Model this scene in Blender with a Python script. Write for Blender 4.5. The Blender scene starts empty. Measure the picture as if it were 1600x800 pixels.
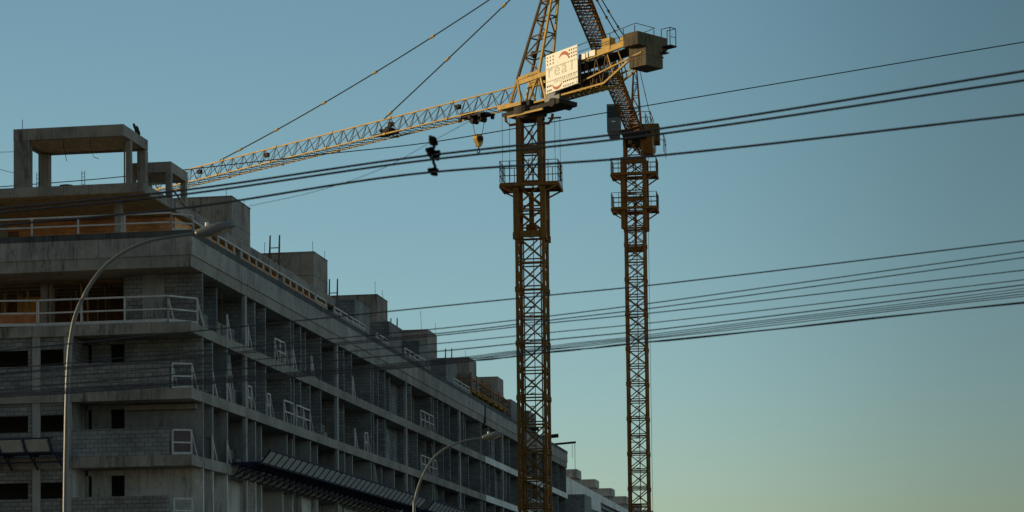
import bpy, bmesh, math, random
from mathutils import Vector, Matrix
random.seed(7)
sc = bpy.context.scene
R = math.radians
# ------------------------------------------------------------------ camera, sky, sun, exposure
cd = bpy.data.cameras.new('camera'); cam = bpy.data.objects.new('camera', cd); sc.collection.objects.link(cam)

cam.matrix_world = Matrix.Translation((0, 0, 1.6)) @ Matrix.Rotation(R(93.3), 4, 'X') @ Matrix.Rotation(R(-0.7), 4, 'Z')
cd.sensor_width = 36; cd.lens = 36*3670/1600; cd.shift_y = (801-400)/1600
cd.clip_start = .5; cd.clip_end = 20000
sc.camera = cam
cd.dof.use_dof = True; cd.dof.focus_distance = 150; cd.dof.aperture_fstop = 3.6
w = bpy.data.worlds.new('World'); sc.world = w; w.use_nodes = True
nt = w.node_tree; bg = nt.nodes['Background']
sky = nt.nodes.new('ShaderNodeTexSky'); sky.sky_type = 'NISHITA'; sky.sun_disc = False
SUN_EL, SUN_AZ = 8.0, -79.0           # azimuth measured from +Y towards +X
sky.sun_elevation = R(SUN_EL); sky.sun_rotation = R(SUN_AZ)
sky.air_density = 1.0; sky.dust_density = 0.6; sky.ozone_density = 1.6
# sky scaled by compass direction; out-of-view boost on the right is added fill light
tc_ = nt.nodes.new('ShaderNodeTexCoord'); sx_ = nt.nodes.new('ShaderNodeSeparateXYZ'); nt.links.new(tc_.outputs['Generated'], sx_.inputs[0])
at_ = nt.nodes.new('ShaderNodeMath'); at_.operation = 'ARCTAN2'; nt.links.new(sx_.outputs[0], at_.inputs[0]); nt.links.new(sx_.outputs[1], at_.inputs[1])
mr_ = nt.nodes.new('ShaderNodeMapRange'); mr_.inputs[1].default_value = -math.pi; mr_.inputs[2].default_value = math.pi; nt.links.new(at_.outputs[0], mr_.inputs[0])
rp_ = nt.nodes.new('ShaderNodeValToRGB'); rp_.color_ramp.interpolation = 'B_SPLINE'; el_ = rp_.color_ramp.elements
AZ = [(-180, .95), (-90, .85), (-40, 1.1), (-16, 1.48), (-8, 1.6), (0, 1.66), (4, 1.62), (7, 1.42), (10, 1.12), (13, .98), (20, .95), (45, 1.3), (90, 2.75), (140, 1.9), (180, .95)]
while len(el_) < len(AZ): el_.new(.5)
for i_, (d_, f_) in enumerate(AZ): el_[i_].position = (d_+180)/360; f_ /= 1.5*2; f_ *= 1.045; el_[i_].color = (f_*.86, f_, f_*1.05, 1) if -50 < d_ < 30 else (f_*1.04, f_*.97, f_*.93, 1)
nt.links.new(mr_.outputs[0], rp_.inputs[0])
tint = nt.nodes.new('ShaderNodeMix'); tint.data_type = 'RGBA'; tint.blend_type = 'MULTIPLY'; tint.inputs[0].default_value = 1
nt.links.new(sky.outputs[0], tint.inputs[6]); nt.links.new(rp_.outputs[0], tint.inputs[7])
re_ = nt.nodes.new('ShaderNodeValToRGB'); ee_ = re_.color_ramp.elements; nt.links.new(sx_.outputs[2], re_.inputs[0])
ee_[0].position = .02; ee_[0].color = (.885, .90, 1.02, 1); ee_[1].position = .22; ee_[1].color = (.93, .965, .90, 1)
t2_ = nt.nodes.new('ShaderNodeMix'); t2_.data_type = 'RGBA'; t2_.blend_type = 'MULTIPLY'; t2_.inputs[0].default_value = 1
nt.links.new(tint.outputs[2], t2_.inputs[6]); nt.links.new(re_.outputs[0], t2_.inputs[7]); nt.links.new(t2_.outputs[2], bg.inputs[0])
bg.inputs[1].default_value = 0.15
sl = bpy.data.lights.new('sun', 'SUN'); sun = bpy.data.objects.new('sun', sl); sc.collection.objects.link(sun)
sl.energy = 2.2; sl.angle = R(.5); sl.color = (1.0, .78, .48)
sd = Vector((math.sin(R(SUN_AZ))*math.cos(R(SUN_EL)), math.cos(R(SUN_AZ))*math.cos(R(SUN_EL)), math.sin(R(SUN_EL))))
sun.rotation_euler = sd.to_track_quat('Z', 'Y').to_euler()
sc.view_settings.view_transform = 'Standard'; sc.view_settings.look = 'None'
sc.view_settings.exposure = 1.0; sc.view_settings.gamma = 1
# ------------------------------------------------------------------ helpers
class MB:
    """collects boxes, bars and tubes into one mesh"""
    def __init__(s, M=None): s.v = []; s.f = []; s.M = M or Matrix.Identity(4)
    def add(s, vs, fs):
        n = len(s.v); s.v += [tuple(s.M @ Vector(p)) for p in vs]; s.f += [tuple(i+n for i in f) for f in fs]
    def box(s, x0, x1, y0, y1, z0, z1):
        if x0 > x1: x0, x1 = x1, x0
        if y0 > y1: y0, y1 = y1, y0
        s.add([(x0,y0,z0),(x1,y0,z0),(x1,y1,z0),(x0,y1,z0),(x0,y0,z1),(x1,y0,z1),(x1,y1,z1),(x0,y1,z1)],
              [(0,3,2,1),(4,5,6,7),(0,1,5,4),(1,2,6,5),(2,3,7,6),(3,0,4,7)])
        return s
    def bar(s, a, b, w, h=None, n=4, w2=None):
        a = Vector(a); b = Vector(b); d = b-a
        if d.length < 1e-6: return s
        d.normalize(); h = h or w; w2 = w2 or w
        up = Vector((0,0,1)) if abs(d.z) < .95 else Vector((1,0,0))
        x = d.cross(up).normalized(); y = x.cross(d).normalized(); vs = []
        for P, ww, hh in ((a, w, h), (b, w2, h*w2/w)):
            for i in range(n):
                an = 2*math.pi*(i+.5)/n; k = 1/math.cos(math.pi/n) if n == 4 else 1
                vs.append(P + x*math.cos(an)*ww/2*k + y*math.sin(an)*hh/2*k)
        s.add(vs, [tuple(reversed(range(n))), tuple(range(n, 2*n))] + [(i, (i+1) % n, n+(i+1) % n, n+i) for i in range(n)])
        return s
    def tube(s, pts, r, n=8, r2=None):
        pts = [Vector(p) for p in pts]; vs = []; N = len(pts)
        for k, P in enumerate(pts):
            d = (pts[min(k+1, N-1)]-pts[max(k-1, 0)]).normalized()
            up = Vector((0,0,1)) if abs(d.z) < .9 else Vector((0,1,0))
            x = d.cross(up).normalized(); y = x.cross(d).normalized()
            rr = r if r2 is None else r+(r2-r)*k/(N-1)
            for i in range(n):
                a = 2*math.pi*i/n; vs.append(P+x*math.cos(a)*rr+y*math.sin(a)*rr)
        fs = [(k*n+i, k*n+(i+1) % n, (k+1)*n+(i+1) % n, (k+1)*n+i) for k in range(N-1) for i in range(n)]
        s.add(vs, fs+[tuple(reversed(range(n))), tuple(range((N-1)*n, N*n))]); return s
    def cyl(s, c, r, z0, z1, n=24):
        return s.tube([(c[0], c[1], z0), (c[0], c[1], z1)], r, n)
    def prism(s, poly, y0, y1):      # poly in xz extruded along y
        n = len(poly)
        s.add([(x, y0, z) for x, z in poly]+[(x, y1, z) for x, z in poly],
              [tuple(range(n)), tuple(reversed(range(n, 2*n)))]+[(i, i+n, (i+1) % n+n, (i+1) % n) for i in range(n)])
        return s
    def build(s, name, mat, parent=None, smooth=False):
        me = bpy.data.meshes.new(name); me.from_pydata(s.v, [], s.f); me.materials.append(mat)
        bm = bmesh.new(); bm.from_mesh(me); bmesh.ops.recalc_face_normals(bm, faces=bm.faces); bm.to_mesh(me); bm.free()
        if smooth: me.polygons.foreach_set('use_smooth', [True]*len(me.polygons))
        o = bpy.data.objects.new(name, me); sc.collection.objects.link(o)
        if parent: o.parent = parent
        return o
def tag(o, label=None, cat=None, group=None, kind=None):
    for k, v in (('label', label), ('category', cat), ('group', group), ('kind', kind)):
        if v: o[k] = v
    return o
def empty(name, loc=(0,0,0), rz=0, **k):
    o = bpy.data.objects.new(name, None); sc.collection.objects.link(o); o.location = loc; o.rotation_euler = (0,0,rz)
    return tag(o, **k)
# ------------------------------------------------------------------ materials
def mat(name, rough=.8, metal=0):
    m = bpy.data.materials.new(name); m.use_nodes = True; n = m.node_tree; b = n.nodes['Principled BSDF']
    b.inputs['Roughness'].default_value = rough; b.inputs['Metallic'].default_value = metal
    b.inputs['Specular IOR Level'].default_value = .3
    return m, n, b
def N(n, t, **k):
    x = n.nodes.new(t)
    for a, v in k.items(): setattr(x, a, v)
    return x
def noise(n, vec, scale, detail=5, rough=.6, sc3=None):
    if sc3:
        mp = N(n, 'ShaderNodeMapping'); mp.inputs[3].default_value = sc3; n.links.new(vec, mp.inputs[0]); vec = mp.outputs[0]
    t = N(n, 'ShaderNodeTexNoise'); t.inputs['Scale'].default_value = scale; t.inputs['Detail'].default_value = detail
    t.inputs['Roughness'].default_value = rough; n.links.new(vec, t.inputs['Vector']); return t.outputs['Fac']
def ramp(n, fac, stops):
    r = N(n, 'ShaderNodeValToRGB'); e = r.color_ramp.elements
    while len(e) < len(stops): e.new(.5)
    for i, (p, c) in enumerate(stops): e[i].position = p; e[i].color = (*c, 1)
    n.links.new(fac, r.inputs[0]); return r.outputs[0]
def mix(n, f, a, b, mode='MIX'):
    m = N(n, 'ShaderNodeMix', data_type='RGBA', blend_type=mode)
    for i, v in ((0, f), (6, a), (7, b)):
        if hasattr(v, 'links'): n.links.new(v, m.inputs[i])
        elif i == 0: m.inputs[0].default_value = v
        else: m.inputs[i].default_value = (*v, 1)
    return m.outputs[2]
def bump(n, b, h, s=.4, d=.02):
    u = N(n, 'ShaderNodeBump'); u.inputs['Strength'].default_value = s; u.inputs['Distance'].default_value = d
    n.links.new(h, u.inputs['Height']); n.links.new(u.outputs[0], b.inputs['Normal'])
def wallvec(n):
    """local coordinates laid so that x runs along either kind of wall and y is height"""
    tc = N(n, 'ShaderNodeTexCoord'); s = N(n, 'ShaderNodeSeparateXYZ'); n.links.new(tc.outputs['Object'], s.inputs[0])
    a = N(n, 'ShaderNodeMath', operation='ADD'); n.links.new(s.outputs[0], a.inputs[0]); n.links.new(s.outputs[1], a.inputs[1])
    c = N(n, 'ShaderNodeCombineXYZ'); n.links.new(a.outputs[0], c.inputs[0]); n.links.new(s.outputs[2], c.inputs[1])
    return tc.outputs['Object'], c.outputs[0]
def concrete(name, a, b_, c, seams=0.0):
    m, n, b = mat(name, .9); o, wv = wallvec(n)
    f = noise(n, o, .55, 6, .65); col = ramp(n, f, [(.3, a), (.5, b_), (.72, c)])
    st = noise(n, o, 3.6, 6, .75, (1, 1, .14)); pm = ramp(n, noise(n, o, .33, 4, .6), [(.42, (0,)*3), (.62, (1,)*3)])
    sm = mix(n, 1, ramp(n, st, [(.38, (.95,)*3), (.54, (0,)*3)]), pm, 'MULTIPLY'); col = mix(n, sm, col, tuple(x*.42 for x in a))
    wt = ramp(n, noise(n, o, .9, 5, .7), [(.58, (0,)*3), (.68, (.45,)*3)]); col = mix(n, wt, col, tuple(min(.8, x*1.25) for x in c))
    sp = noise(n, o, 2.2, 7, .8); col = mix(n, ramp(n, sp, [(.56, (0,)*3), (.66, (.85,)*3)]), col, tuple(x*.55 for x in a))
    if seams:
        br = N(n, 'ShaderNodeTexBrick', offset=.0); n.links.new(wv, br.inputs[0]); br.inputs['Scale'].default_value = 1
        br.inputs['Brick Width'].default_value = seams; br.inputs['Row Height'].default_value = 40
        br.inputs['Mortar Size'].default_value = .018; br.inputs['Color1'].default_value = (1,1,1,1); br.inputs['Color2'].default_value = (.82,.84,.86,1)
        br.inputs['Mortar'].default_value = (.55,.55,.55,1); col = mix(n, 1, col, br.outputs[0], 'MULTIPLY')
    n.links.new(col, b.inputs['Base Color']); bump(n, b, noise(n, o, 14, 6), .5, .02); return m
def blocks(name, c1, c2, mortar, bw=.4, rh=.2, ms=.016):
    m, n, b = mat(name, .95); o, wv = wallvec(n)
    br = N(n, 'ShaderNodeTexBrick'); n.links.new(wv, br.inputs[0]); br.inputs['Scale'].default_value = 1
    br.inputs['Brick Width'].default_value = bw; br.inputs['Row Height'].default_value = rh; br.inputs['Mortar Size'].default_value = ms
    br.inputs['Color1'].default_value = (*c1, 1); br.inputs['Color2'].default_value = (*c2, 1); br.inputs['Mortar'].default_value = (*mortar, 1)
    f = noise(n, o, .8, 5, .6); col = mix(n, 1, br.outputs[0], ramp(n, f, [(.3, (.6,)*3), (.7, (1.1,)*3)]), 'MULTIPLY')
    n.links.new(col, b.inputs['Base Color']); bump(n, b, br.outputs['Fac'], .6, -.02); return m
def painted(name, c, worn, rust, amount=.5, rough=.5, scale=1.6):
    m, n, b = mat(name, rough); tc = N(n, 'ShaderNodeTexCoord'); o = tc.outputs['Object']
    f = noise(n, o, scale, 6, .7); col = mix(n, ramp(n, f, [(.35, (0,)*3), (.65, (1,)*3)]), c, worn)
    g = noise(n, o, 4.5, 5, .75); col = mix(n, ramp(n, g, [(.62-.12*amount, (0,)*3), (.7, (1,)*3)]), col, rust)
    n.links.new(col, b.inputs['Base Color']); return m
def plain(name, c, rough=.7, metal=0, var=.25, spec=.3):
    m, n, b = mat(name, rough, metal); b.inputs['Specular IOR Level'].default_value = spec; tc = N(n, 'ShaderNodeTexCoord')
    f = noise(n, tc.outputs['Object'], 2.5, 5, .65)
    n.links.new(ramp(n, f, [(.25, tuple(x*(1-var) for x in c)), (.75, tuple(min(1, x*(1+var)) for x in c))]), b.inputs['Base Color']); return m
M = dict(
 slab=concrete('slab_concrete', (.145,.14,.122), (.225,.215,.19), (.285,.275,.243), 2.44),
 fascia=concrete('parapet_concrete', (.17,.165,.155), (.255,.247,.232), (.32,.31,.288), 1.22),
 roofc=concrete('roof_concrete', (.15,.138,.12), (.235,.215,.19), (.30,.275,.24), 1.2),
 column=concrete('column_concrete', (.19,.195,.19), (.255,.26,.255), (.31,.315,.31)),
 block=blocks('concrete_block', (.15,.16,.16), (.23,.235,.23), (.085,.088,.09)),
 blockd=blocks('dark_concrete_block', (.16,.175,.185), (.23,.245,.25), (.10,.105,.11)),
 plaster=concrete('plaster', (.35,.36,.345), (.44,.445,.43), (.51,.515,.50)),
 render=concrete('grey_render', (.15,.16,.16), (.20,.21,.21), (.25,.26,.255)),
 orange=blocks('orange_brick', (.74,.34,.15), (.84,.47,.24), (.52,.33,.2), .39, .19, .02),
 plywood=plain('plywood', (.30,.23,.13), .8, 0, .5),
 timber=plain('grey_timber', (.40,.40,.39), .85, 0, .25),
 woodd=plain('brown_timber', (.12,.072,.035), .85, 0, .4),
 tarp=plain('orange_netting', (.33,.13,.05), .8, 0, .4),
 yboard=plain('yellow_board', (.5,.27,.02), .7),
 dark=plain('void_shade', (.035,.043,.048), .9),  # deep shade of openings and holes put into the colour
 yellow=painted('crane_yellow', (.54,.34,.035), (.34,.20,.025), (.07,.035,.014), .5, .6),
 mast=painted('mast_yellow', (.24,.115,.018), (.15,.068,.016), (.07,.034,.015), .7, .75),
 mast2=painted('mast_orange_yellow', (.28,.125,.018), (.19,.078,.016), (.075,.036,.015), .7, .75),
 steel=painted('dark_steel', (.016,.015,.014), (.028,.023,.018), (.03,.018,.012), .5, .8),
 brace=painted('brace_shade_brown', (.14,.085,.02), (.08,.048,.016), (.03,.018,.01), .5, .8),  # crane yellow darkened: shade on backlit bracing put into the colour
 ballast=concrete('ballast_concrete', (.075,.06,.035), (.115,.092,.055), (.15,.12,.075), 1.5),
 sign=plain('sign_white', (.88,.86,.74), .5, 0, .05), red=plain('sign_red', (.48,.11,.05), .6, 0, .1),
 grey=plain('sign_grey', (.62,.62,.50), .6, 0, .1), hole=plain('sign_hole', (.16,.09,.05), .8),
 cab=plain('cab_grey', (.11,.13,.14), .5), glass=plain('cab_glass', (.02,.03,.035), .1),
 lamp=plain('painted_steel', (.135,.14,.135), .42, 0, .15), lens=plain('lamp_lens', (.28,.26,.2), .25),
 cable=plain('black_cable', (.030,.038,.055), 1.0, spec=0), porcelain=plain('insulator', (.010,.008,.008), 1.0, spec=0),
 navy=plain('navy_mesh', (.014,.02,.045), .8), panel=plain('grey_panel', (.27,.29,.30), .8, 0, .2),
 white=concrete('white_paint', (.46,.47,.46), (.54,.55,.53), (.60,.61,.59)),
 pale=concrete('pale_render', (.27,.27,.255), (.32,.32,.30), (.36,.36,.34)),
 copingd=concrete('dark_coping', (.045,.05,.053), (.06,.066,.07), (.08,.085,.085)), redmesh=plain('dark_red_netting', (.085,.062,.07), .9),
 ground=concrete('ground_dirt', (.22,.18,.13), (.30,.25,.18), (.36,.31,.23)), asphalt=plain('asphalt', (.05,.05,.052), .9),
 pave=concrete('pavement', (.22,.22,.21), (.28,.28,.27), (.33,.33,.32)))
# ------------------------------------------------------------------ ground, road
tag(MB().box(-3000, 3000, -500, 6000, -.5, 0).build('ground', M['ground']), kind='structure')
tag(MB().box(-400, 400, 26, 44, .004, .012).build('road', M['asphalt']), kind='structure')
tag(MB().box(-400, 400, 44.2, 48.5, -.1, .13).build('pavement', M['pave']), kind='structure')
tag(MB().box(-400, 400, 44.0, 44.2, -.1, .15).build('kerb', M['pave']), kind='structure')
# ------------------------------------------------------------------ the building under construction (x along long face, y to the left, z up)
YAW = R(80.84452)
B = empty('apartment_building', (-14.246, 108.5, 0), YAW,
          label='unfinished grey concrete apartment block with bare slab edges, block walls and roof boxes', cat='building')
L = 124.0; T1 = 22.0
SLB = [3.95, 7.0, 10.1, 13.15, 16.2]         # undersides of the slabs
for z in SLB:
    MB().box(-1.9, L, 0, T1, z, z+.5).build('floor_slab', M['slab'], B)
MB().box(-1.9, L, 0, T1, 19.22, 19.76).build('floor_slab', M['slab'], B)
m = MB(); m.box(-1.95, L+.05, -.05, .15, 19.763, 20.617); m.box(-1.95, -1.75, .15, T1, 19.763, 20.617)
m.box(L-.15, L+.05, .15, T1, 19.763, 20.617)
pp = m.build('parapet', M['fascia'], B)
m = MB(); m.box(-1.97, L+.07, -.07, .17, 20.62, 20.9); m.box(-1.97, -1.73, .17, T1, 20.62, 20.9); m.build('dark_coping', M['copingd'], pp)  # darker band along the top of the parapet
def cols_s(): return [7.3+19.5*k for k in range(6)]
REL = [2.0, 4.0, 9.2, 11.3, 13.3, 15.9]
walls = [1.76, 4.24]
for k in range(6): walls += [7.3+19.5*k+r for r in REL if 7.3+19.5*k+r < L-1]
walls.append(L-.2)
far_walls = [MB() for _ in range(5)]
for i, zf in enumerate([0, 4.45, 7.5, 10.6, 13.65, 16.7]):
    zc = [3.95, 7.0, 10.1, 13.15, 16.2, 19.22][i]
    top = i == 5
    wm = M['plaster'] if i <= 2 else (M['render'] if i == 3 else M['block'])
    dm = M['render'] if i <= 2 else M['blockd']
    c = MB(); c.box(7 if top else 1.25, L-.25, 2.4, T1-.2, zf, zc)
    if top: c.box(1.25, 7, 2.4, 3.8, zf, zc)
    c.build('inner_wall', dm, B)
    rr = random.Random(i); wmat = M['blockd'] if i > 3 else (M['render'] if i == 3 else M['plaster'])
    for j, s_ in enumerate(walls):
        t0_ = rr.choice([.1, .1, .12, .35, .6]); near = i >= 2 and s_ < 62
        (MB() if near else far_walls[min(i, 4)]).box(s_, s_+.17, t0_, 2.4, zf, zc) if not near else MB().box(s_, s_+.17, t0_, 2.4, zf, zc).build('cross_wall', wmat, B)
        if j < len(walls)-1 and rr.random() < .4:       # short infill panels lying back from the slab edge
            t = rr.uniform(.7, 1.6); z1 = zc if rr.random() < .6 else zf+1.1
            if near: MB().box(s_+.17, walls[j+1], t, t+.15, zf, z1).build('infill_wall', wmat, B)
            else: far_walls[min(i, 4)].box(s_+.17, walls[j+1], t, t+.15, zf, z1)
    for s_ in cols_s():
        MB().box(s_, s_+.34, .03, .2, zf, zc).build('column', M['column'], B)
    for s_ in (17.0, 36.6, 56, 75.4, 95):    # white downpipes / thin edge boards
        MB().box(s_, s_+.06, .06, .12, zf, zc).build('downpipe', M['column'], B)
    if i >= 2 and not top:
        # balcony back wall with door openings, parapet, left window wall
        c = MB(); b0, b1 = .0, .16
        c.box(b0, b1, .04, 3.82, zf, zc); c.box(b0, b1, 3.82, 5.62, zf+2.35, zc); c.box(b0, b1, 4.5, 5.42, zf, zf+2.35)
        c.box(b0, b1, 5.6, 5.72, zf, zf+2.35)
        c.box(.17, 1.2, 3.68, 3.79, zf, zc)
        c.box(-1.7, -.003, 5.73, 5.88, zf, zc)
        c.build('balcony_wall', M['plaster'] if i == 2 else (M['render'] if i == 3 else M['block']), B)
        d = MB().box(1.0, 1.06, 3.85, 5.6, zf, zf+2.35).build('door_shade_panel', M['dark'], B)  # dark sheet behind the doors, room shade painted in
        c = MB().box(-1.86, -1.70, 1.1, 5.72, zf, zf+1.2); c.box(-1.88, -1.68, 1.08, 5.72, zf+1.2, zf+1.25)
        c.build('balcony_parapet', M['block'] if i != 3 else M['blockd'], B)
        c = MB(); x0, x1 = -1.72, -1.56
        c.box(x0, x1, 5.9, T1, zf, zf+1.22); c.box(x0, x1, 5.9, T1, zf+1.98, zc)
        for a in [5.9]+[7.6+2.2*q for q in range(7)]: c.box(x0, x1, a, a+.28, zf+1.22, zf+1.98)
        c.box(-1.56, 1.2, 5.9, 6.0, zf, zc)
        c.build('window_wall', M['block'], B)
        MB().box(1.15, 1.2, 6.05, T1-.3, zf+.01, zc-.01).build('window_shade_panel', M['dark'], B)  # back panel behind the windows, interior shade put into its colour
        for q, a in enumerate([5.74, 7.27, 9.5, 11.6, 13.7, 15.8, 17.9, 20]):
            MB().box(-1.84, -1.725, a, a+.36, zf, zc).build('column', M['column'], B)
        if i == 3: MB().box(-.32, -.003, .3, 3.7, zc-.3, zc-.06).build('beam', M['slab'], B)
allw = MB()
for q in (3, 4): n_ = len(allw.v); allw.v += far_walls[q].v; allw.f += [tuple(i+n_ for i in f) for f in far_walls[q].f]
tag(allw.build('cross_wall', M['blockd'], B), kind='stuff')
allw = MB()
for q in (0, 1, 2): n_ = len(allw.v); allw.v += far_walls[q].v; allw.f += [tuple(i+n_ for i in f) for f in far_walls[q].f]
tag(allw.build('plastered_cross_wall', M['plaster'], B), kind='stuff')
rp2 = random.Random(21)
for k in range(26):
    i_ = rp2.choice([2, 3, 4, 5]); zf = [0, 4.45, 7.5, 10.6, 13.65, 16.7][i_]; s_ = rp2.choice([.7, 3, 5.5, 8.5, 10, 14, 15.5, 18, 22, 24, 28, 33, 34, 38, 40, 43, 52, 60]); t = rp2.uniform(.5, 1.9)
    MB().tube([(s_, t, zf), (s_, t, zf+1.6)], .03, 6).tube([(s_, t, zf+1.5), (s_, t, zf+2.54)], .022, 6).box(s_-.07, s_+.07, t-.07, t+.07, zf+2.5, zf+2.545).build('steel_prop', M['brace'], B)
for k in range(9):
    i_ = rp2.choice([3, 4, 5]); zf = [0, 4.45, 7.5, 10.6, 13.65, 16.7][i_]; s_ = rp2.choice([8.2, 14, 17.5, 25, 28, 34, 44, 53, 68]); t = rp2.uniform(.3, 1.0)
    MB().box(s_, s_+.9, t, t+.8, zf+.003, zf+rp2.choice([.4, .6, .8, 1.0])).build('block_stack', M['block'], B)
# top storey, open on the left
c = MB(); c.box(0, .16, .04, 1.85, 16.7, 19.22); c.box(0, .16, 2.92, 3.85, 16.7, 19.22); c.build('block_wall', M['block'], B)
MB().box(-.02, .2, 1.85, 2.92, 16.7, 19.22).build('concrete_wall', M['column'], B)
MB().box(1.3, 1.75, 7.85, 8.4, 16.7, 19.22).build('column', M['column'], B)
c = MB(); c.box(6.6, 6.95, 3.9, T1-.3, 16.7, 19.2); c.build('brown_formwork', M['woodd'], B)
MB().box(4.0, 4.1, 9.2, 10.6, 17.6, 19.0).build('yellow_board', M['yboard'], B)
MB().box(-1.2, -1.15, 7.6, 12, 16.9, 17.5).build('orange_netting', M['tarp'], B); MB().box(2.4, 2.45, 5.2, 7.6, 16.75, 17.2).build('orange_netting', M['tarp'], B)
c = MB()
for q in range(26):
    s_ = random.uniform(1, 6); t = random.uniform(4.2, 13); MB().bar((s_, t, 16.7), (s_+random.uniform(-.2,.2), t+random.uniform(-.15,.15), 19.22), .07).build('timber_prop', M['plywood' if q % 2 else 'woodd'], B)
for q in range(6): MB().bar((.6+q*1.1, 4, 19.1), (.6+q*1.1, 14, 19.1), .1).build('formwork_beam', M['woodd'], B)
# fifth storey set back
c = MB(); c.box(4.6, 36.0, 2.78, 10.75, 19.76, 22.82); c.build('orange_brick_wall', M['orange'], B)
c = MB(); c.box(36.0, L-3, 3.0, T1-2, 19.76, 22.5); c.box(7.05, 36, 11.6, T1-2, 19.76, 22.84); c.build('penthouse_wall', M['block'], B)
MB().box(-1.45, 38.0, 2.4, T1-.5, 22.86, 23.30).build('roof_slab', M['roofc'], B)
MB().box(-1.4, 37.9, 2.45, T1-.6, 22.835, 22.857).build('plywood_soffit', M['plywood'], B)
MB().box(38.0, L-2, 3.4, T1-.5, 22.5, 22.9).build('roof_slab', M['roofc'], B)
MB().box(5.6, 37, 2.75, 2.95, 23.303, 23.6).build('upstand', M['roofc'], B)
for s_, t in ((.4, 4.1), (3.2, 10.9), (.4, 10.9), (24, 2.45), (15, 2.45)):
    MB().box(s_, s_+.35, t, t+.32, 19.76, 22.83).build('column', M['column'], B)
for k in range(8):                        # party walls on the upper deck
    s_ = 36.6+10.1*k
    MB().box(s_, s_+4.2, 1.2, 3.3, 19.765, 23.35).build('party_wall', M['block'] if k % 2 else M['blockd'], B)
for k in range(7):
    s_ = 41.2+10.1*k
    MB().box(s_, s_+5.2, 2.3, 3.4, 19.765, 22.3).build('terrace_wall', M['roofc'], B)
# roof boxes
for a, b in ((17, 20.75), (35.3, 38.9), (53.3, 56.8), (71.4, 75.1), (89.2, 92.8), (103.8, 107)):
    c = MB(); c.box(a, b, 3.47, 8.9, 22.95 if a > 36 else 23.31, 26.17)
    o = c.build('roof_box', M['roofc'], B)
    c = MB()
    for k in range(4):
        for z in (24.1, 25.3): c.box(a-.006, a+.01, 4.0+k*1.25, 4.06+k*1.25, z, z+.06)
    for k in range(3):
        for z in (24.1, 25.3): c.box(a+.5+k*1.2, a+.56+k*1.2, 3.464, 3.48, z, z+.06)
    c.box(a-.004, b+.004, 3.466, 8.904, 24.72, 24.745); c.build('tie_hole', M['dark'], o)
    if a < 60: MB().box(a-.03, b+.03, 3.44, 8.93, 26.173, 26.22).build('coping', M['roofc'], o)
for s_, t in ((35.15, 4.6), (71.2, 4.4), (53.15, 5.0)):
    MB().box(s_-.02, s_+.12, t, t+1.6, 23.4, 24.3).build('formwork_board', M['yboard'] if s_ < 40 else M['woodd'], B)
# roof frame (box still open)
zt, zb = 26.17, 25.66
f = MB(); f.box(-1, 2.65, 3.5, 8.87, zb+.12, zt); f.box(-1, -.78, 3.5, 8.87, zb-.03, zb+.118); f.box(2.43, 2.65, 3.5, 8.87, zb, zb+.118)
f.box(-.78, 2.43, 3.5, 3.72, zb, zb+.118); f.box(-.78, 2.43, 8.65, 8.87, zb, zb+.118); fr = f.build('roof_frame', M['roofc'], B)
MB().box(-.77, 2.42, 3.73, 8.64, zb+.06, zb+.118).build('plywood_soffit', M['plywood'], fr)
for s_, t, a, b in ((-.99, 8.1, .45, .765), (2.2, 8.35, .44, .5), (.1, 3.52, .25, .24), (.4, 3.9, .06, .06)):
    MB().box(s_, s_+a, t, t+b, 23.303, zb-.035 if s_ < 0 else zb-.002).build('column', M['roofc'], fr)
g = MB(); g.prism([(2.2, 23.303), (2.68, 23.303), (2.66, 25.62), (2.2, 25.62)], 3.5, 3.9)
g.build('column', M['roofc'], fr)
g = MB(); g.box(2.72, 5.45, 2.38, 4.6, 24.62, 25.12)
o = g.build('small_roof_frame', M['roofc'], B)
for s_, t in ((2.73, 2.4), (5.13, 2.4), (5.13, 4.2), (2.73, 4.2)): MB().box(s_, s_+.3, t, t+.26, 23.303, 24.618).build('column', M['roofc'], o)
MB().bar((2.85, 2.5, 24.1), (2.85, 4.4, 24.1), .1).bar((2.9, 2.45, 23.9), (5.2, 2.45, 23.45), .07).build('tie_beam', M['roofc'], o)
# starter bars
def starter(s_, t, z, h=.75, n=2, lean=0):
    c = MB()
    for i in range(n): c.bar((s_, t+i*.14, z), (s_+lean, t+i*.14+lean*.4, z+h), .022)
    if n > 1:
        for k in range(4): c.bar((s_, t-.02, z+.1+k*h/4.2), (s_, t+(n-1)*.14+.02, z+.1+k*h/4.2), .016)
    c.build('starter_bar', M['steel'], B)
starter(-1.1, 7.55, 23.3, .75); starter(-1.1, 5.35, 23.3, .72); starter(-.8, 8.5, 26.17, .5, 1, .05)
for s_, t, z, h, l in ((17.5, 3.9, 26.17, .6, .02), (20, 3.6, 26.17, .45, 0), (35.6, 3.6, 26.17, .75, .1), (38.5, 3.55, 26.17, .6, -.05), (53.4, 3.6, 26.17, .95, .02),
    (56, 3.6, 26.17, .8, .4), (71.6, 4, 26.17, 1.5, .3), (75, 3.6, 26.17, .9, -.3), (5.5, 3.0, 25.1, .4, 0), (9, 3.2, 23.9, .5, 0), (24, 3.2, 23.95, 1.1, 0), (89.5, 3.8, 26.17, .6, .1), (22.8, 3.2, 23.95, .7, 0)):
    starter(s_, t, z, h, 1, l)
c = MB(); c.tube([(-.7, 6.5, zb), (-.75, 6.52, 25.3), (-.7, 6.45, 25.0), (-.72, 6.36, 24.6)], .015, 5); c.tube([(-.7, 5.2, zb), (-.7, 5.2, 25.2), (-.7, 5.05, 24.75), (-.7, 4.8, 24.65)], .015, 5)
c.build('hanging_wire', M['steel'], fr)
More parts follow.
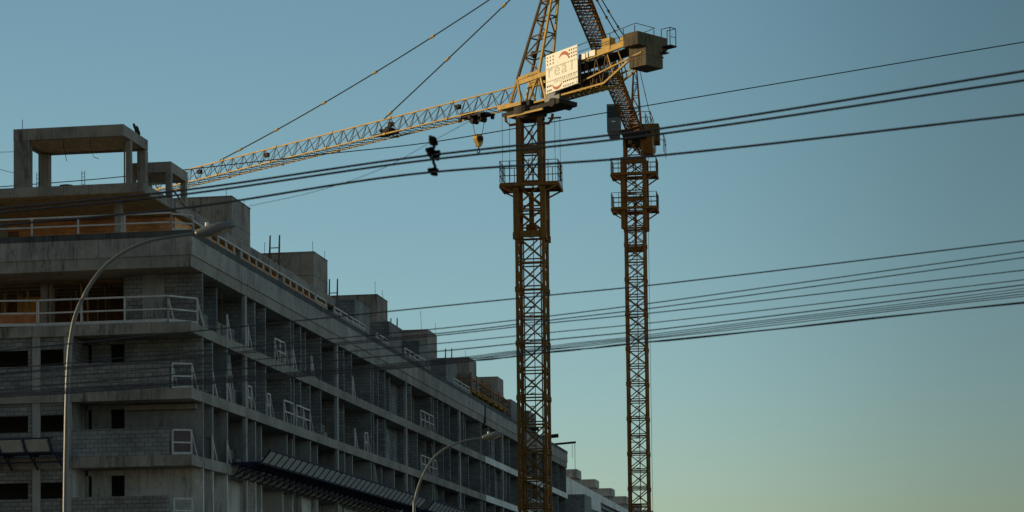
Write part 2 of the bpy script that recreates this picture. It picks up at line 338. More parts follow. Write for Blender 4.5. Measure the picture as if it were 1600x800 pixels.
for z0_, z1_ in ((25.12, 25.2), (24.12, 25.3)):     # wires tied to the frame, running off to the left
    MB().tube([(-.95, 8.88, z0_), (-.95, 12, z0_+(z1_-z0_)*.75), (-.95, 20, z1_+1.2)], .012, 5).build('tied_wire', M['steel'], B)
# roof debris
MB().tube([(-1.0, 6.6, 23.38), (-.9, 6.3, 23.42), (-1.0, 6.0, 23.36)], .07, 6).build('roof_clutter', M['steel'], B)
MB().bar((.5, 3.5, 26.5), (.9, 3.5, 26.2), .09).bar((.9, 3.5, 26.45), (1.3, 3.5, 26.18), .12).build('roof_clutter', M['steel'], B)
# pale painted slab edge boards on the far half
for z in (13.15, 16.2): MB().box(76.6, L, -.035, -.003, z, z+.5).build('fascia_board', M['white'], B)
MB().box(76.2, 76.55, -.12, -.053, 19.25, 20.7).build('edge_plate', M['steel'], B)
# ------- timber guard rails
def rail(pts, z, h=1.15, post=1.6, base=True, brace=None, mid=True, n=None, top=True, w_=.06, fill=None):
    """pts: polyline of (s,t); brace: vector of the brace foot from a post"""
    c = MB()
    for (a, b) in zip(pts[:-1], pts[1:]):
        a = Vector((*a, 0)); b = Vector((*b, 0)); k = n or max(1, round((b-a).length/post))
        if top: c.bar((a.x, a.y, z+h), (b.x, b.y, z+h), w_, .08)
        if mid: c.bar((a.x, a.y, z+h*.5), (b.x, b.y, z+h*.5), w_*.8, .07)
        if base: c.bar((a.x, a.y, z+.07), (b.x, b.y, z+.07), .03, .14)
        for i in range(k+1):
            p = a.lerp(b, i/k); c.bar((p.x, p.y, z), (p.x, p.y, z+h), .07)
            if brace: c.bar((p.x, p.y, z+h*.9), (p.x+brace[0], p.y+brace[1], z), .06, .05)
    o = c.build('guard_rail', M['timber'], B)
    if fill:
        a, b = pts[0], pts[1]
        MB().bar((a[0]+.02, a[1], z+h*.55), (b[0]+.02, b[1], z+h*.55), .015, h*.8).build('netting', M['redmesh'], o)
    return o
rail([(-2.1, 9.3), (-1.8, 7.4)], 16.72, 1.2)
rail([(-1.8, 7.35), (-1.8, 1.12)], 16.72, 1.2, 2.05); rail([(-1.8, 1.12), (-.6, .1)], 16.72, 1.2, 5, brace=(.5, -.15))
rail([(-1.8, 9.9), (-1.8, .95)], 20.9, .85, 2.1, base=False); rail([(-1.8, .95), (-1.2, .12)], 20.9, .8, 5)
rail([(-1.2, .12), (22.0, .12)], 20.9, .55, 1.35, brace=(.3, .0), mid=False, base=False)
rail([(22.3, .12), (24.6, .12)], 20.9, .55, 2, brace=(.4, 0)); rail([(26.6, .12), (34.5, .12)], 20.9, .5, 1.7, brace=(.7, 0))
rail([(37.8, .12), (41.3, .12)], 20.9, .45, 1.7, brace=(.7, 0)); rail([(46.5, .12), (54.5, .12)], 20.9, .6, 1.7, brace=(.8, 0))
rail([(64, .12), (70.5, .12)], 20.9, .55, 1.6, brace=(.8, 0))
rail([(-1.75, .95), (-1.3, .15)], 13.65, 1.15, 5, brace=(.55, -.1)); rail([(-1.75, .95), (-1.3, .2)], 10.6, 1.15, 5, brace=(.55, -.1), fill=1)
rail([(-1.75, .9), (-1.3, .2)], 7.5, 1.1, 5, brace=(.4, 0))
for zf, s0, s1 in ((16.7, 4.3, 4.35), (16.7, 8.0, 8.05), (16.7, 13.2, 15.3), (16.7, 16.9, 17), (16.7, 21.0, 21.1), (16.7, 31, 31.1), (16.7, 51.5, 56),
                   (13.65, 1.8, 1.85), (13.65, 4.2, 4.25), (13.65, 7.9, 8.6), (13.65, 11.6, 12.2), (13.65, 15.0, 17.0), (13.65, 17.6, 20.6), (13.65, 31.5, 31.6), (13.65, 34.2, 35), (13.65, 51.5, 57), (13.65, 100, 106),
                   (10.6, 1.7, 1.75), (10.6, 4.2, 4.25), (10.6, 38, 41), (10.6, 45, 50), (10.6, 26.5, 26.6), (10.6, 33, 33.1)):
    rail([(s0, .1), (s1, .1)], zf, 1.15, 1.4, base=False, brace=(.75, .0), n=1 if s1-s0 < 1 else None)
c = MB()                                   # loose boards leaning in the bays
for s_, z in ((5.2, 13.65), (5.5, 13.65), (5.9, 13.65), (19, 13.65), (38.6, 10.6), (38.2, 13.65), (57, 13.65)):
    MB().bar((s_, .2, z), (s_+random.uniform(-.4,.5), random.uniform(.2,.6), z+2.4), .06, .04).build('leaning_board', M['timber'], B)
# ------------------------------------------------------------------ ladders and needle beams on the roof
def ladder(name, s_, t, z, h, wdt, lean, label, rungs):
    e = empty(name, B.matrix_basis @ Vector((s_, t, z)), YAW, label=label, cat='ladder', group='ladder tops sticking up from the roof')
    for y in (0, -wdt): MB().bar((0, y, 0), (lean, y, h), .11, .09, w2=.07).build('stile', M['woodd'], e)
    for k in rungs: MB().bar((lean*k, 0, h*k), (lean*k, -wdt, h*k), .05).build('rung', M['woodd'], e)
B.rotation_euler = (0, 0, YAW)
B.matrix_basis = Matrix.Translation((-14.246, 108.5, 0)) @ Matrix.Rotation(YAW, 4, 'Z')
ladder('wooden_ladder', 23.0, 3.0, 22.95, 2.15, .55, .25, 'brown wooden ladder sticking up beside the tall second roof box from the left', (.3, .5, .66))
ladder('wooden_ladder', 38.5, 3.3, 22.95, 2.05, .52, .2, 'brown wooden ladder standing between the second and third roof boxes', (.3, .56))
ladder('wooden_ladder', 56.0, 3.1, 22.95, 1.95, .45, .2, 'dark wooden ladder standing between the third and fourth roof boxes', (.2,))
ladder('wooden_ladder', 76.0, 3.0, 22.95, 2.3, .5, .2, 'dark wooden ladder with one low rung between the fourth and fifth roof boxes', (.3, .4))
def beam(s_, z, l, th, label, rope):
    e = empty('outrigger_beam', B.matrix_basis @ Vector((s_, 1.0, z)), YAW, label=label, cat='steel beam', group='outrigger beams at the far roof end')
    MB().bar((0, 2.5, -.15), (0, -l, .2), th, th*1.3).build('steel_beam', M['steel'], e)
    if rope: MB().bar((0, -l+.1, .2), (0, -l+.1, -rope), .04).bar((0, -l+.35, .2), (0, -l+.35, -rope*.4), .03).build('rope', M['steel'], e)
beam(104.0, 21.15, 1.2, .26, 'short thick dark beam overhanging the roof edge right behind the front crane mast', .9)
beam(111, 21.1, 2.0, .26, 'thick dark beam overhanging the far end of the roof', 0)
beam(118, 21.05, 2.7, .15, 'thin dark beam with a long hanging rope at the far roof corner', 3.3)
# yellow scaffold at the far end of the upper deck
e = empty('yellow_scaffold', B.matrix_basis @ Vector((74, .6, 20.9)), YAW, label='yellow steel scaffold on the roof edge just left of the front crane mast', cat='scaffold')
c = MB()
for i in range(8):
    for t in (0, 1.3): c.bar((i*2.6, t, 0), (i*2.6, t, 2.2-.06*i), .1)
for h in (.9, 1.7): c.bar((0, 0, h), (18.2, 0, h), .1).bar((0, 1.3, h), (18.2, 1.3, h), .1)
for i in range(8): c.bar((i*2.6, 0, 1.7), (i*2.6, 1.3, 1.7), .08)
c.build('scaffold_frame', M['mast2'], e)
MB().box(1, 17, .06, 1.24, .75, .84).build('deck', M['yellow'], e)
# ------------------------------------------------------------------ catch platforms (bandejas)
def catch(s0, s1, t, z, label, left=False):
    e = empty('catch_platform', B.matrix_basis @ (Vector((s0, t, z)) if not left else Vector((-1.9, s0, z))), YAW, label=label, cat='safety platform', group='safety platforms bracketed off the slab edge')
    Ln = s1-s0
    def P(a, o, h): return (a, -o, h) if not left else (-o, a, h)
    fr_ = MB(); nb = max(2, round(Ln/1.25))
    for i in range(nb+1):
        a = Ln*i/nb
        fr_.bar(P(a, 0, 0), P(a, 1.45, .02), .09, .11); fr_.bar(P(a, 0, -.62), P(a, 1.1, -.02), .07); fr_.bar(P(a, 1.45, .02), P(a, 1.95, .62), .08)
        fr_.bar(P(a, .5, 0), P(a, .25, -.45), .05); fr_.bar(P(a, .9, 0), P(a, .7, -.22), .05)
    for o, h in ((.3, .06), (.75, .06), (1.2, .06), (1.45, .04), (1.95, .64), (.55, -.32)): fr_.bar(P(-.2, o, h), P(Ln+.1, o, h), .07)
    fr_.build('bracket_frame', M['navy'], e)
    d = MB()
    d.bar(P(.1, .72, .10), P(Ln-.1, .72, .10), 1.35, .03); d.build('deck', M['navy'], e)
    for i in range(nb):                     # sloping toe boards, one between each pair of brackets
        a0, a1 = Ln*i/nb+.12, Ln*(i+1)/nb-.12
        q = [P(a0, 1.52, .08), P(a1, 1.52, .08), P(a1, 1.93, .56), P(a0, 1.93, .56)]
        q2 = [P(a0, 1.49, .11), P(a1, 1.49, .11), P(a1, 1.90, .59), P(a0, 1.90, .59)]
        mb = MB(); mb.add(q+q2, [(0,1,2,3), (7,6,5,4), (0,4,5,1), (1,5,6,2), (2,6,7,3), (3,7,4,0)])
        mb.build('toe_board', M['panel'], e)
catch(4.6, 43.0, 0, 10.62, 'long dark safety platform with pale slanted boards along the right facade', False)
catch(45.5, 92.0, 0, 10.62, 'dark safety platform with pale slanted boards behind the farther street lamp pole', False)
catch(6.1, 16.0, 0, 10.68, 'dark safety platform with three pale boards at the left edge of the photo', True)
# ------------------------------------------------------------------ the finished building beyond
B2 = empty('apartment_building', B.matrix_basis @ Vector((140, 0, 0)), YAW, label='distant finished pale apartment block with a row of roof boxes beyond the unfinished one', cat='building')
MB().box(0, 100, 1.2, 18, 0, 14.3).build('wall', M['render'], B2)
for k in range(6): MB().box(8.4+15.9*k, 12.0+15.9*k, 2.25, 7.6, 20.05, 21.0).build('roof_box', M['pale'], B2)
for k in range(6): MB().box(8.7+15.9*k, 11.7+15.9*k, 2.5, 7.2, 18.6, 20.047).build('roof_box_base', M['render'], B2)
MB().box(-2, 98, 2.2, 17, 14.303, 18.6).build('penthouse_wall', M['pale'], B2)
c = MB(); c.add([(-7, 1.85, 19.4), (-7, 2.1, 19.4), (-7, 1.85, 17), (-7, 2.1, 17), (98, 1.85, 18.9), (98, 2.1, 18.9), (98, 1.85, 17.6), (98, 2.1, 17.6)],
    [(0,1,3,2), (4,6,7,5), (0,4,5,1), (2,3,7,6), (0,2,6,4), (1,5,7,3)]); c.build('parapet', M['white'], B2)
MB().box(-8, -7.05, 2.4, 3.0, 14, 19.2).build('white_panel', M['white'], B2)
MB().box(-8, -7.05, 3.1, 5.2, 14, 19.3).build('wall', M['pale'], B2)
MB().box(-7.5, -2, -.6, 1.6, 8, 17.2).build('stair_tower', M['blockd'], B2)
MB().box(-1.9, 98, .8, 2.1, 14.35, 15.6).build('balcony_wall', M['white'], B2)
c = MB()
for k in range(24): c.bar((14+k*.9, .4, 15.8), (15.6+k*.9, .4, 17.6), .05); c.bar((14+k*.9, .4, 17.6), (15.6+k*.9, .4, 15.8), .05)
c.bar((14, .4, 17.6), (37, .4, 17.6), .06); c.bar((14, .4, 15.8), (37, .4, 15.8), .06)
c.build('trellis', M['steel'], B2)
for z in (3.5, 6.6, 9.7, 12.8): MB().box(-1, 100.5, .6, 1.197, z, z+.4).build('balcony_slab', M['white'], B2)
for k in range(10):
    for z in (4.2, 7.3, 10.4): o = MB().box(4+k*9.5, 7+k*9.5, 1.14, 1.197, z, z+1.9).build('window', M['glass'], B2)
# ------------------------------------------------------------------ cranes
def mast_seg(c, hw, z0, z1, n, leg, br, gusset=True, x=True, cap=None):
    for sx in (-1, 1):
        for sy in (-1, 1): c.box(sx*hw-leg/2*(1+0), sx*hw+leg/2, sy*hw-leg/2, sy*hw+leg/2, z0, z1)
    for i in range(n+1):
        z = z0+(z1-z0)*i/n
        for sx in (-1, 1):
            for dz in (0, .22) if i < n else (0,):
                c.bar((sx*hw, -hw, z+dz), (sx*hw, hw, z+dz), br); c.bar((-hw, sx*hw, z+dz), (hw, sx*hw, z+dz), br)
        if cap and i % cap == 0:
            for sx in (-1, 1):
                for sy in (-1, 1): c.box(sx*hw-leg*.72, sx*hw+leg*.72, sy*hw-leg*.72, sy*hw+leg*.72, z-.16, z+.20)
        if i < n and x:
            zz = z0+(z1-z0)*(i+1)/n; z += .22
            for sx in (-1, 1):
                c.bar((sx*hw, -hw, z), (sx*hw, hw, zz), br); c.bar((sx*hw, hw, z), (sx*hw, -hw, zz), br)
                c.bar((-hw, sx*hw, z), (hw, sx*hw, zz), br); c.bar((hw, sx*hw, z), (-hw, sx*hw, zz), br)
                if gusset:
                    zm = (z+zz)/2; c.box(sx*hw-.02, sx*hw+.02, -.12, .12, zm-.12, zm+.12); c.box(-.12, .12, sx*hw-.02, sx*hw+.02, zm-.12, zm+.12)
def ladder_in(parent, x, y, z0, z1, ma):
    c = MB(); c.bar((x, y-.2, z0), (x, y-.2, z1), .05); c.bar((x, y+.2, z0), (x, y+.2, z1), .05); z = z0
    while z < z1: c.bar((x, y-.2, z), (x, y+.2, z), .03); z += .3
    z = z0+1
    while z < z1-1:                        # safety hoops
        pts = [(x-.32*math.sin(math.pi*k/6), y+.3*math.cos(math.pi*k/6), z) for k in range(7)]; c.tube(pts, .02, 4); z += .9
    z = z0+3
    while z < z1-2: c.box(x-.7, x+.1, y+.25, y+.7, z, z+.04); z += 5.5
    c.build('ladder', ma, parent)
def platform(parent, z, out, inn, ma, rot, h=1.05, sides=('l', 'r'), drop=.35, part='work_platform'):
    """a deck ring round the mast with hand rails (local frame of the mast)"""
    c = MB(rot); d = out
    for a, b, cc, dd in ((-d, d, inn, d*.62), (-d, d, -d*.62, -inn), (inn, d, -inn, inn), (-d, -inn, -inn, inn)):
        c.box(a, b, cc, dd, z-.12, z)
    c.bar((-d, -d*.62, z-.16), (d, -d*.62, z-.16), .10, .16); c.bar((-d, d*.62, z-.16), (d, d*.62, z-.16), .10, .16)
    for sx in (-1, 1):
        c.bar((sx*d, -d*.62, z-.2), (sx*d, d*.62, z-.2), .12, .22)
        for sy in (-1, 1): c.bar((sx*d*.95, sy*d*.6, z-.25), (sx*inn, sy*d*.6, z-.25-drop), .1)
    o = c.build(part, ma, parent); c = MB(rot); e = d*.62
    P = [(-d,-e), (d,-e), (d,e), (-d,e)]
    for i in range(4):
        a, b = Vector((*P[i], 0)), Vector((*P[(i+1) % 4], 0)); k = 6 if i % 2 == 0 else 4
        for j in range(k): p = a.lerp(b, j/k); c.bar((p.x, p.y, z), (p.x, p.y, z+h), .045)
        for hh in (h, h*.66, h*.33): c.bar((a.x, a.y, z+hh), (b.x, b.y, z+hh), .04)
    c.build('railing', M['brace'], o)
def frame_dir(d, origin=(0,0,0)):
    """matrix whose x axis is horizontal direction d, y to its left, z up"""
    d = Vector(d).normalized(); y = Vector((0,0,1)).cross(d)
    m = Matrix(((d.x, y.x, 0, origin[0]), (d.y, y.y, 0, origin[1]), (0, 0, 1, origin[2]), (0,0,0,1))); return m
def jib(parent, F, x0, x1, zb, ht, wd, bay, ch, br, ma, taper=0.0):
    """triangular jib along +x: two bottom chords, one top chord"""
    c = MB(F); g = MB(F); n = round((x1-x0)/bay)
    def H(x): return ht*(1-taper*(x-x0)/(x1-x0))
    for k in range(n):
        a, b = x0+(x1-x0)*k/n, x0+(x1-x0)*(k+1)/n; mm = (a+b)/2
        for sy in (-1, 1):
            c.bar((a, sy*wd/2, zb), (b, sy*wd/2, zb), ch)
            g.bar((a, sy*wd/2, zb), (a, 0, zb+H(a)), br)
            g.bar((a, 0, zb+H(a)), (b, sy*wd/2, zb), br)
            if sy > 0: g.bar((a, sy*wd/2, zb), (b, 0, zb+H(b)), br)
        c.bar((a, 0, zb+H(a)), (b, 0, zb+H(b)), ch*1.05)
        (c if k % 2 else g).bar((a, -wd/2, zb), (a, wd/2, zb), br*1.2); g.bar((mm, -wd/2, zb), (mm, wd/2, zb), br); g.bar((a, -wd/2, zb), (b, wd/2, zb), br)
        if k % 5 == 4: c.box(b-.07, b+.07, -.07, .07, zb+H(b)-.06, zb+H(b)+.12); [c.box(b-.12, b+.12, sy*wd/2-.08, sy*wd/2+.08, zb-.08, zb+.08) for sy in (-1, 1)]
    c.bar((x1, -wd/2, zb), (x1, wd/2, zb), ch); c.bar((x1, -wd/2, zb), (x1, 0, zb+H(x1)), ch); c.bar((x1, wd/2, zb), (x1, 0, zb+H(x1)), ch)
    o = c.build('jib', ma, parent); g.build('bracing', M['brace'] if ma is M['yellow'] else M['mast2'], o); return o  # bracing of the yellow jib is painted as if in shade
def tie(parent, a, b, sag, nodes, ma, r=.045, nr=.13):
    a = Vector(a); b = Vector(b); pts = []
    for i in range(17):
        u = i/16; p = a.lerp(b, u); p.z -= 4*sag*u*(1-u); pts.append(p)
    o = MB().tube(pts, r, 6).build('tie_bar', ma, parent)
    for u in nodes:
        p = a.lerp(b, u); p.z -= 4*sag*u*(1-u); d = (b-a).normalized()*.2
        MB().tube([p-d, p-d*.4, p+d*.4, p+d], nr*.7, 6).build('tie_coupling', M['yellow'], o)
def rope(parent, a, b, r=.02): return MB().bar(a, b, r*2).build('rope', M['steel'], parent)

# ---- front crane
C1 = empty('tower_crane', (1.60, 160.0, 0), 0, label='nearer yellow tower crane with a white sign board, jib reaching left over the building', cat='crane', group='tower cranes')
MR = Matrix.Rotation(YAW, 4, 'Z')
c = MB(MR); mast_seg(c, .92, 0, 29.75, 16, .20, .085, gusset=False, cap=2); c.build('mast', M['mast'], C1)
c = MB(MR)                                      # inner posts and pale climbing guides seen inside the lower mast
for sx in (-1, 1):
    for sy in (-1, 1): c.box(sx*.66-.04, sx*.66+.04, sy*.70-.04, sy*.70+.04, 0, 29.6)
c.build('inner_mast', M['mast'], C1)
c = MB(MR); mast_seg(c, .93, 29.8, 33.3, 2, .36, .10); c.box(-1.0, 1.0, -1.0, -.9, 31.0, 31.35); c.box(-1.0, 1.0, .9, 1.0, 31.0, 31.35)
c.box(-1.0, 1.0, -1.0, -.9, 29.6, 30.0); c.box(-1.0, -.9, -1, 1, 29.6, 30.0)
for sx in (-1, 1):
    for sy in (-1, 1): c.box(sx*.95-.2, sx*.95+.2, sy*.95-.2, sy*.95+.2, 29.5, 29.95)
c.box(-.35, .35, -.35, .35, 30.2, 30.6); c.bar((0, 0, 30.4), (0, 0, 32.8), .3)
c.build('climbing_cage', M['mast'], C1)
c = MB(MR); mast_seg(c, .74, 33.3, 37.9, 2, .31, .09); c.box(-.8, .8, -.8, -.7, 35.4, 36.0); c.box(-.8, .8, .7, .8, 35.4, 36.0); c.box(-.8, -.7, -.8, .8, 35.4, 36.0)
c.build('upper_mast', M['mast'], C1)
ladder_in(C1, .1, .15, 0, 37.5, M['mast'])
platform(C1, 33.35, 2.0, 1.0, M['mast'], Matrix.Rotation(R(-8), 4, 'Z'), 1.5, drop=.45)
rl = Matrix.Rotation(R(-8), 4, 'Z')
JD = Vector((-.7071, .7071, 0)); FJ = frame_dir(JD)          # x along jib, y to its left (towards the camera side: -p)
# slewing ring and turntable
MB().cyl((0,0), 1.0, 37.9, 38.2, 28).build('slewing_ring', M['steel'], C1, False)
c = MB(FJ); c.box(-3.5, 1.9, -.85, .85, 38.32, 38.56); c.cyl((0, 0), 1.15, 38.2, 38.7, 28); c.box(-.7, .7, -.8, .8, 38.7, 39.1); tb = c.build('turntable', M['steel'], C1)
c = MB(FJ); c.bar((2.2, .98, 38.92), (-.1, .98, 38.92), .1, .26); c.bar((2.2, -.98, 38.92), (-.1, -.98, 38.92), .1, .26); c.box(.8, 2.2, -.93, .93, 38.83, 38.95)
c.bar((1.4, 1.0, 38.16), (-2.2, 1.0, 38.16), .1, .14)
c.build('turntable_beam', M['yellow'], C1)
for sy in (-1, 1):
    c = MB(MR); c.tube([(-.7, sy*.9, 37.5), (-.7, sy*1.35, 37.45), (-.7, sy*1.6, 37.75), (-.7, sy*1.65, 38.1)], .1, 8)
    c.build('bracket_arm', M['mast'], C1)
# tower head
apex = -3.0
c = MB(FJ)
TB = [(.62, .6, 40.75), (.62, -.6, 40.75), (-1.5, .6, 40.95), (-1.5, -.6, 40.95)]
AP = [(apex+.18, .12, 49.2), (apex+.18, -.12, 49.2), (apex-.18, .12, 49.2), (apex-.18, -.12, 49.2)]
hb = MB(FJ)
for q_, (a, b) in enumerate(zip(TB, AP)): (hb if q_ < 2 else c).bar(a, b, .16, .16, w2=.11)  # jib-side legs take the shade-darkened brown, the other pair stays yellow
def lerp(a, b, u): return Vector(a).lerp(Vector(b), u)
LV = [0, .17, .32, .46, .59, .71, .82, .92]
for i in range(len(LV)-1):
    for p, q in ((0, 2), (1, 3), (0, 1), (2, 3)):
        a0, b0 = lerp(TB[p], AP[p], LV[i]), lerp(TB[q], AP[q], LV[i]); a1, b1 = lerp(TB[p], AP[p], LV[i+1]), lerp(TB[q], AP[q], LV[i+1])
        hb.bar(a1, b1, .08)
        if p == 1 or q == 1 or p == 0 and q == 1: continue
        if i % 2: hb.bar(a0, b1, .08)
        else: hb.bar(b0, a1, .08)
for a, dst in ((TB[0], (1.3, .75, 38.9)), (TB[0], (.1, .75, 38.9)), (TB[1], (1.3, -.75, 38.9)), (TB[1], (.1, -.75, 38.9)), (TB[2], (-.5, .7, 38.9)), (TB[2], (-2.2, .7, 38.9)), (TB[3], (-.5, -.7, 38.9)), (TB[3], (-2.2, -.7, 38.9))):
    c.bar(a, dst, .13)
c.bar(TB[0], TB[2], .12, .2); c.bar(TB[1], TB[3], .12, .2)
c.cyl((apex, 0), .25, 49.1, 49.5, 12)
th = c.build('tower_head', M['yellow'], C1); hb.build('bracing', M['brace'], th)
MB(FJ).tube([(-.4, .1, 42.4), (-.4, -.1, 42.4)], .24, 12).build('pulley', M['steel'], C1)
for y_ in (-.05, .12): rope(C1, FJ @ Vector((-.4, y_, 42.4)), FJ @ Vector((-1.2, y_, 39.0)), .012)
j1 = jib(C1, FJ, 1.1, 43.4, 39.2, 1.3, 1.25, 1.31, .085, .035, M['yellow'], .06)
AX = FJ @ Vector((apex, 0, 49.0))
tie(C1, AX, FJ @ Vector((34.6, 0, 40.5)), .55, (.145, .34, .505, .66, .81, .93), M['steel'])
tie(C1, AX, FJ @ Vector((15.1, 0, 40.5)), .05, (.30, .62, .96), M['steel'])
for x_, z_ in ((7.2, 40.15), (14.3, 40.1), (28.7, 40.1), (37.2, 40.1)): MB(FJ).box(x_-.2, x_+.2, -.15, .15, z_-.24, z_+.06).build('jib_lamp', M['steel'], j1)
c = MB(FJ); c.box(13.8, 15.6, -.35, .35, 39.27, 39.42); c.bar((13.9, -.25, 39.48), (15.2, .25, 39.62), .22); c.tube([(14.5, -.3, 39.6), (14.5, .3, 39.6)], .24, 10); c.build('winch', M['steel'], j1)
# trolley and hook
tr = MB(FJ @ Matrix.Translation((-.85, 0, .26))); tr.box(4.9, 7.2, -.6, .6, 38.74, 38.84); tr.box(6.4, 7.3, -.45, .45, 38.85, 39.12)
for x_ in (5.2, 6.2, 7.2):
    for sy in (-1, 1): tr.tube([(x_, sy*.55, 38.66), (x_, sy*.7, 38.66)], .14, 10)
tr.tube([(5.6, -.3, 38.5), (5.6, .3, 38.5)], .2, 10); tr.tube([(6.4, -.3, 38.5), (6.4, .3, 38.5)], .2, 10)
tr = tr.build('trolley', M['steel'], C1)
HK = FJ @ Vector((5.15, 0, 0))
e = empty('hook_block', (1.60+HK.x, 160+HK.y, 37.3), R(45), label='small yellow hook block hanging from the crane trolley above the power lines', cat='crane hook')
c = MB(); c.prism([(-.2,-.18), (-.1,-.42), (.12,-.42), (.3,-.1), (.33,.25), (.2,.42), (-.3,.42), (-.36,.1)], -.16, .16); c.build('sheave_housing', M['yellow'], e)
MB().tube([(-.05, .2, .1), (-.05, -.2, .1)], .2, 14).tube([(.12, .2, .15), (.12, -.2, .15)], .18, 14).build('sheave', M['steel'], e)
MB().tube([(.02, 0, -.4), (.02, 0, -.6), (.1, 0, -.68), (.12, 0, -.8), (.02, 0, -.9), (-.1, 0, -.86), (-.13, 0, -.76)], .045, 8).build('hook', M['steel'], e)
for x_ in (-.45, .45): MB().bar((x_*.7, 0, .38), (x_*1.45, 0, 1.6), .03).build('hoist_rope', M['steel'], e)
# counter-jib (deck tilts up a little), x = distance along the counter-jib
CD = -JD; FC = frame_dir(CD, CD*.6)                                # y to its left -> away from the camera side
TILT = .068
def dz(x): return 40.54+TILT*x
c = MB(FC); bc = MB(FC)
for sy in (-1, 1):
    c.bar((-1.0, sy*.62, dz(-1)), (6.2, sy*.74, dz(6.2)), .16, .30); c.bar((5.6, sy*.82, dz(5.6)+.06), (9.44, sy*.95, dz(9.44)+.06), .12, .40)
    c.bar((.4, sy*.62, 38.85), (6.9, sy*.62, 39.02), .12)
    c.bar((6.9, sy*.62, 39.02), (10.2, sy*.75, dz(10.2)-.7), .12); c.bar((10.2, sy*.75, dz(10.2)-.7), (10.2, sy*.75, dz(10.2)), .12)
    c.bar((4.6, sy*.72, 39.4), (10.5, sy*.85, 40.4), .09)
    for k in range(8):
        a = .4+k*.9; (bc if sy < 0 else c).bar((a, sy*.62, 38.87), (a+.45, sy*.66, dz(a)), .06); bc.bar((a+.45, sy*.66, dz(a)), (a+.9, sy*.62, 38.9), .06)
    for k in range(3):
        a = 7.3+k*.95; c.bar((a, sy*.75, dz(a)), (a+.5, sy*.7, 39.3+.32*(k+.5)), .06)
for k in range(14): a = .4+k*.48; c.bar((a, -.62, 38.88), (a, .62, 38.88), .06); c.bar((a, -.62, 38.88), (a+.48, .62, 38.88), .05)
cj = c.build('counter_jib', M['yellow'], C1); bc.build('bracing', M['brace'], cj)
c = MB(FC)
for k in range(22): a = .9+k*.43; c.box(a, a+.40, -.68, .68, dz(a)-.22, dz(a)-.16)
c.build('walkway', M['steel'], C1)
c = MB(FC)
for a, b in ((4.55, 4.8), (4.98, 5.55), (5.65, 5.8), (5.92, 6.45)): c.box(a, b, -.98, -.93, dz(a)-.02, dz(a)+.36)
c.build('toe_panel', M['sign'], C1)
c = MB(FC); c.box(6.85, 7.65, -.75, -.25, dz(7.0)+.15, dz(7.0)+.95); c.build('switch_box', M['yellow'], C1)
c = MB(FC); c.box(8.3, 9.2, -.5, .4, dz(8.3)+.16, dz(8.3)+.55); c.tube([(8.6, .7, dz(8.6)+.45), (8.6, -.6, dz(8.6)+.45)], .28, 12); c.build('hoist_winch', M['yellow'], C1)
c = MB(FC); c.box(1.0, 6.2, -.55, .55, 39.1, 40.05); c.build('hoist_housing', M['steel'], C1)
c = MB(FC)                                       # handrails
for sy in (-1, 1):
    pts = [(4.6, 1.0), (7.0, 1.05), (9.3, 1.1)]
    c.bar((4.6, sy*.95, dz(4.6)+1.0), (10.1, sy*.95, dz(10.1)+1.15), .035); c.bar((4.6, sy*.95, dz(4.6)+.55), (10.1, sy*.95, dz(10.1)+.6), .03)
    for x_ in (4.7, 6.3, 7.8, 9.0, 10.0): c.bar((x_, sy*.95, dz(x_)), (x_, sy*.95, dz(x_)+1.05), .04)
c.bar((10.1, -.95, dz(10)+1.15), (10.1, .95, dz(10)+1.15), .035)
c.box(10.5, 11.4, 1.0, 1.6, 40.95, 41.05); c.box(10.7, 11.2, .6, 1.1, 40.5, 40.55)
for x_ in (10.6, 11.35):
    for y_ in (1.0, 1.58): c.bar((x_, y_, 41.0), (x_, y_, 42.2), .04)
c.bar((10.6, 1.58, 42.2), (11.35, 1.58, 42.2), .04); c.bar((11.35, 1.0, 42.2), (11.35, 1.58, 42.2), .04); c.bar((10.6, 1.0, 42.2), (11.35, 1.0, 42.2), .04); c.bar((11.35, 1.0, 41.6), (11.35, 1.58, 41.6), .03)
c.build('handrail', M['steel'], C1)
c = MB(FC); c.box(9.45, 10.7, -1.46, 1.46, 40.8, 41.66); c.box(9.5, 10.6, -1.3, 1.3, 41.663, 41.70); c.build('counterweight', M['ballast'], C1)
c = MB(FC)
for a in (9.38, 9.75, 10.12, 10.49): c.box(a, a+.35, -.84, .84, 39.5, 40.78)
c.box(9.36, 10.88, -.90, .90, 40.2, 40.28); c.build('counterweight', M['ballast'], C1)
# sign board hung on the camera side of the counter-jib
SG = Matrix.Translation(FC @ Vector((2.03, -1.08, 39.06))) @ FC.to_3x3().to_4x4()      # x along the counter-jib
SHR = Matrix.Identity(4); SHR[2][0] = TILT*1.15                                     # the board follows the deck's tilt
c = MB(SG @ SHR); c.box(0, 2.96, -.05, 0, 0, 2.62); c.box(-.02, 2.98, 0, .05, -.02, .06); c.box(-.02, 2.98, 0, .05, 2.56, 2.64)
sb = c.build('sign_board', M['sign'], C1)
c = MB(SG @ SHR); c.bar((3.06, .1, -.1), (3.06, .1, 1.9), .12); c.bar((1.5, .3, .4), (1.5, .06, .4), .1); c.build('sign_bracket', M['steel'], sb)
def dots(rows):
    c = MB(SG @ SHR)
    for x0, x1, z, n, w_, h_ in rows:
        for i in range(n):
            x_ = x0+(x1-x0)*i/max(1, n-1); c.box(x_-w_/2, x_+w_/2, -.058, -.045, z-h_/2, z+h_/2)
    return c
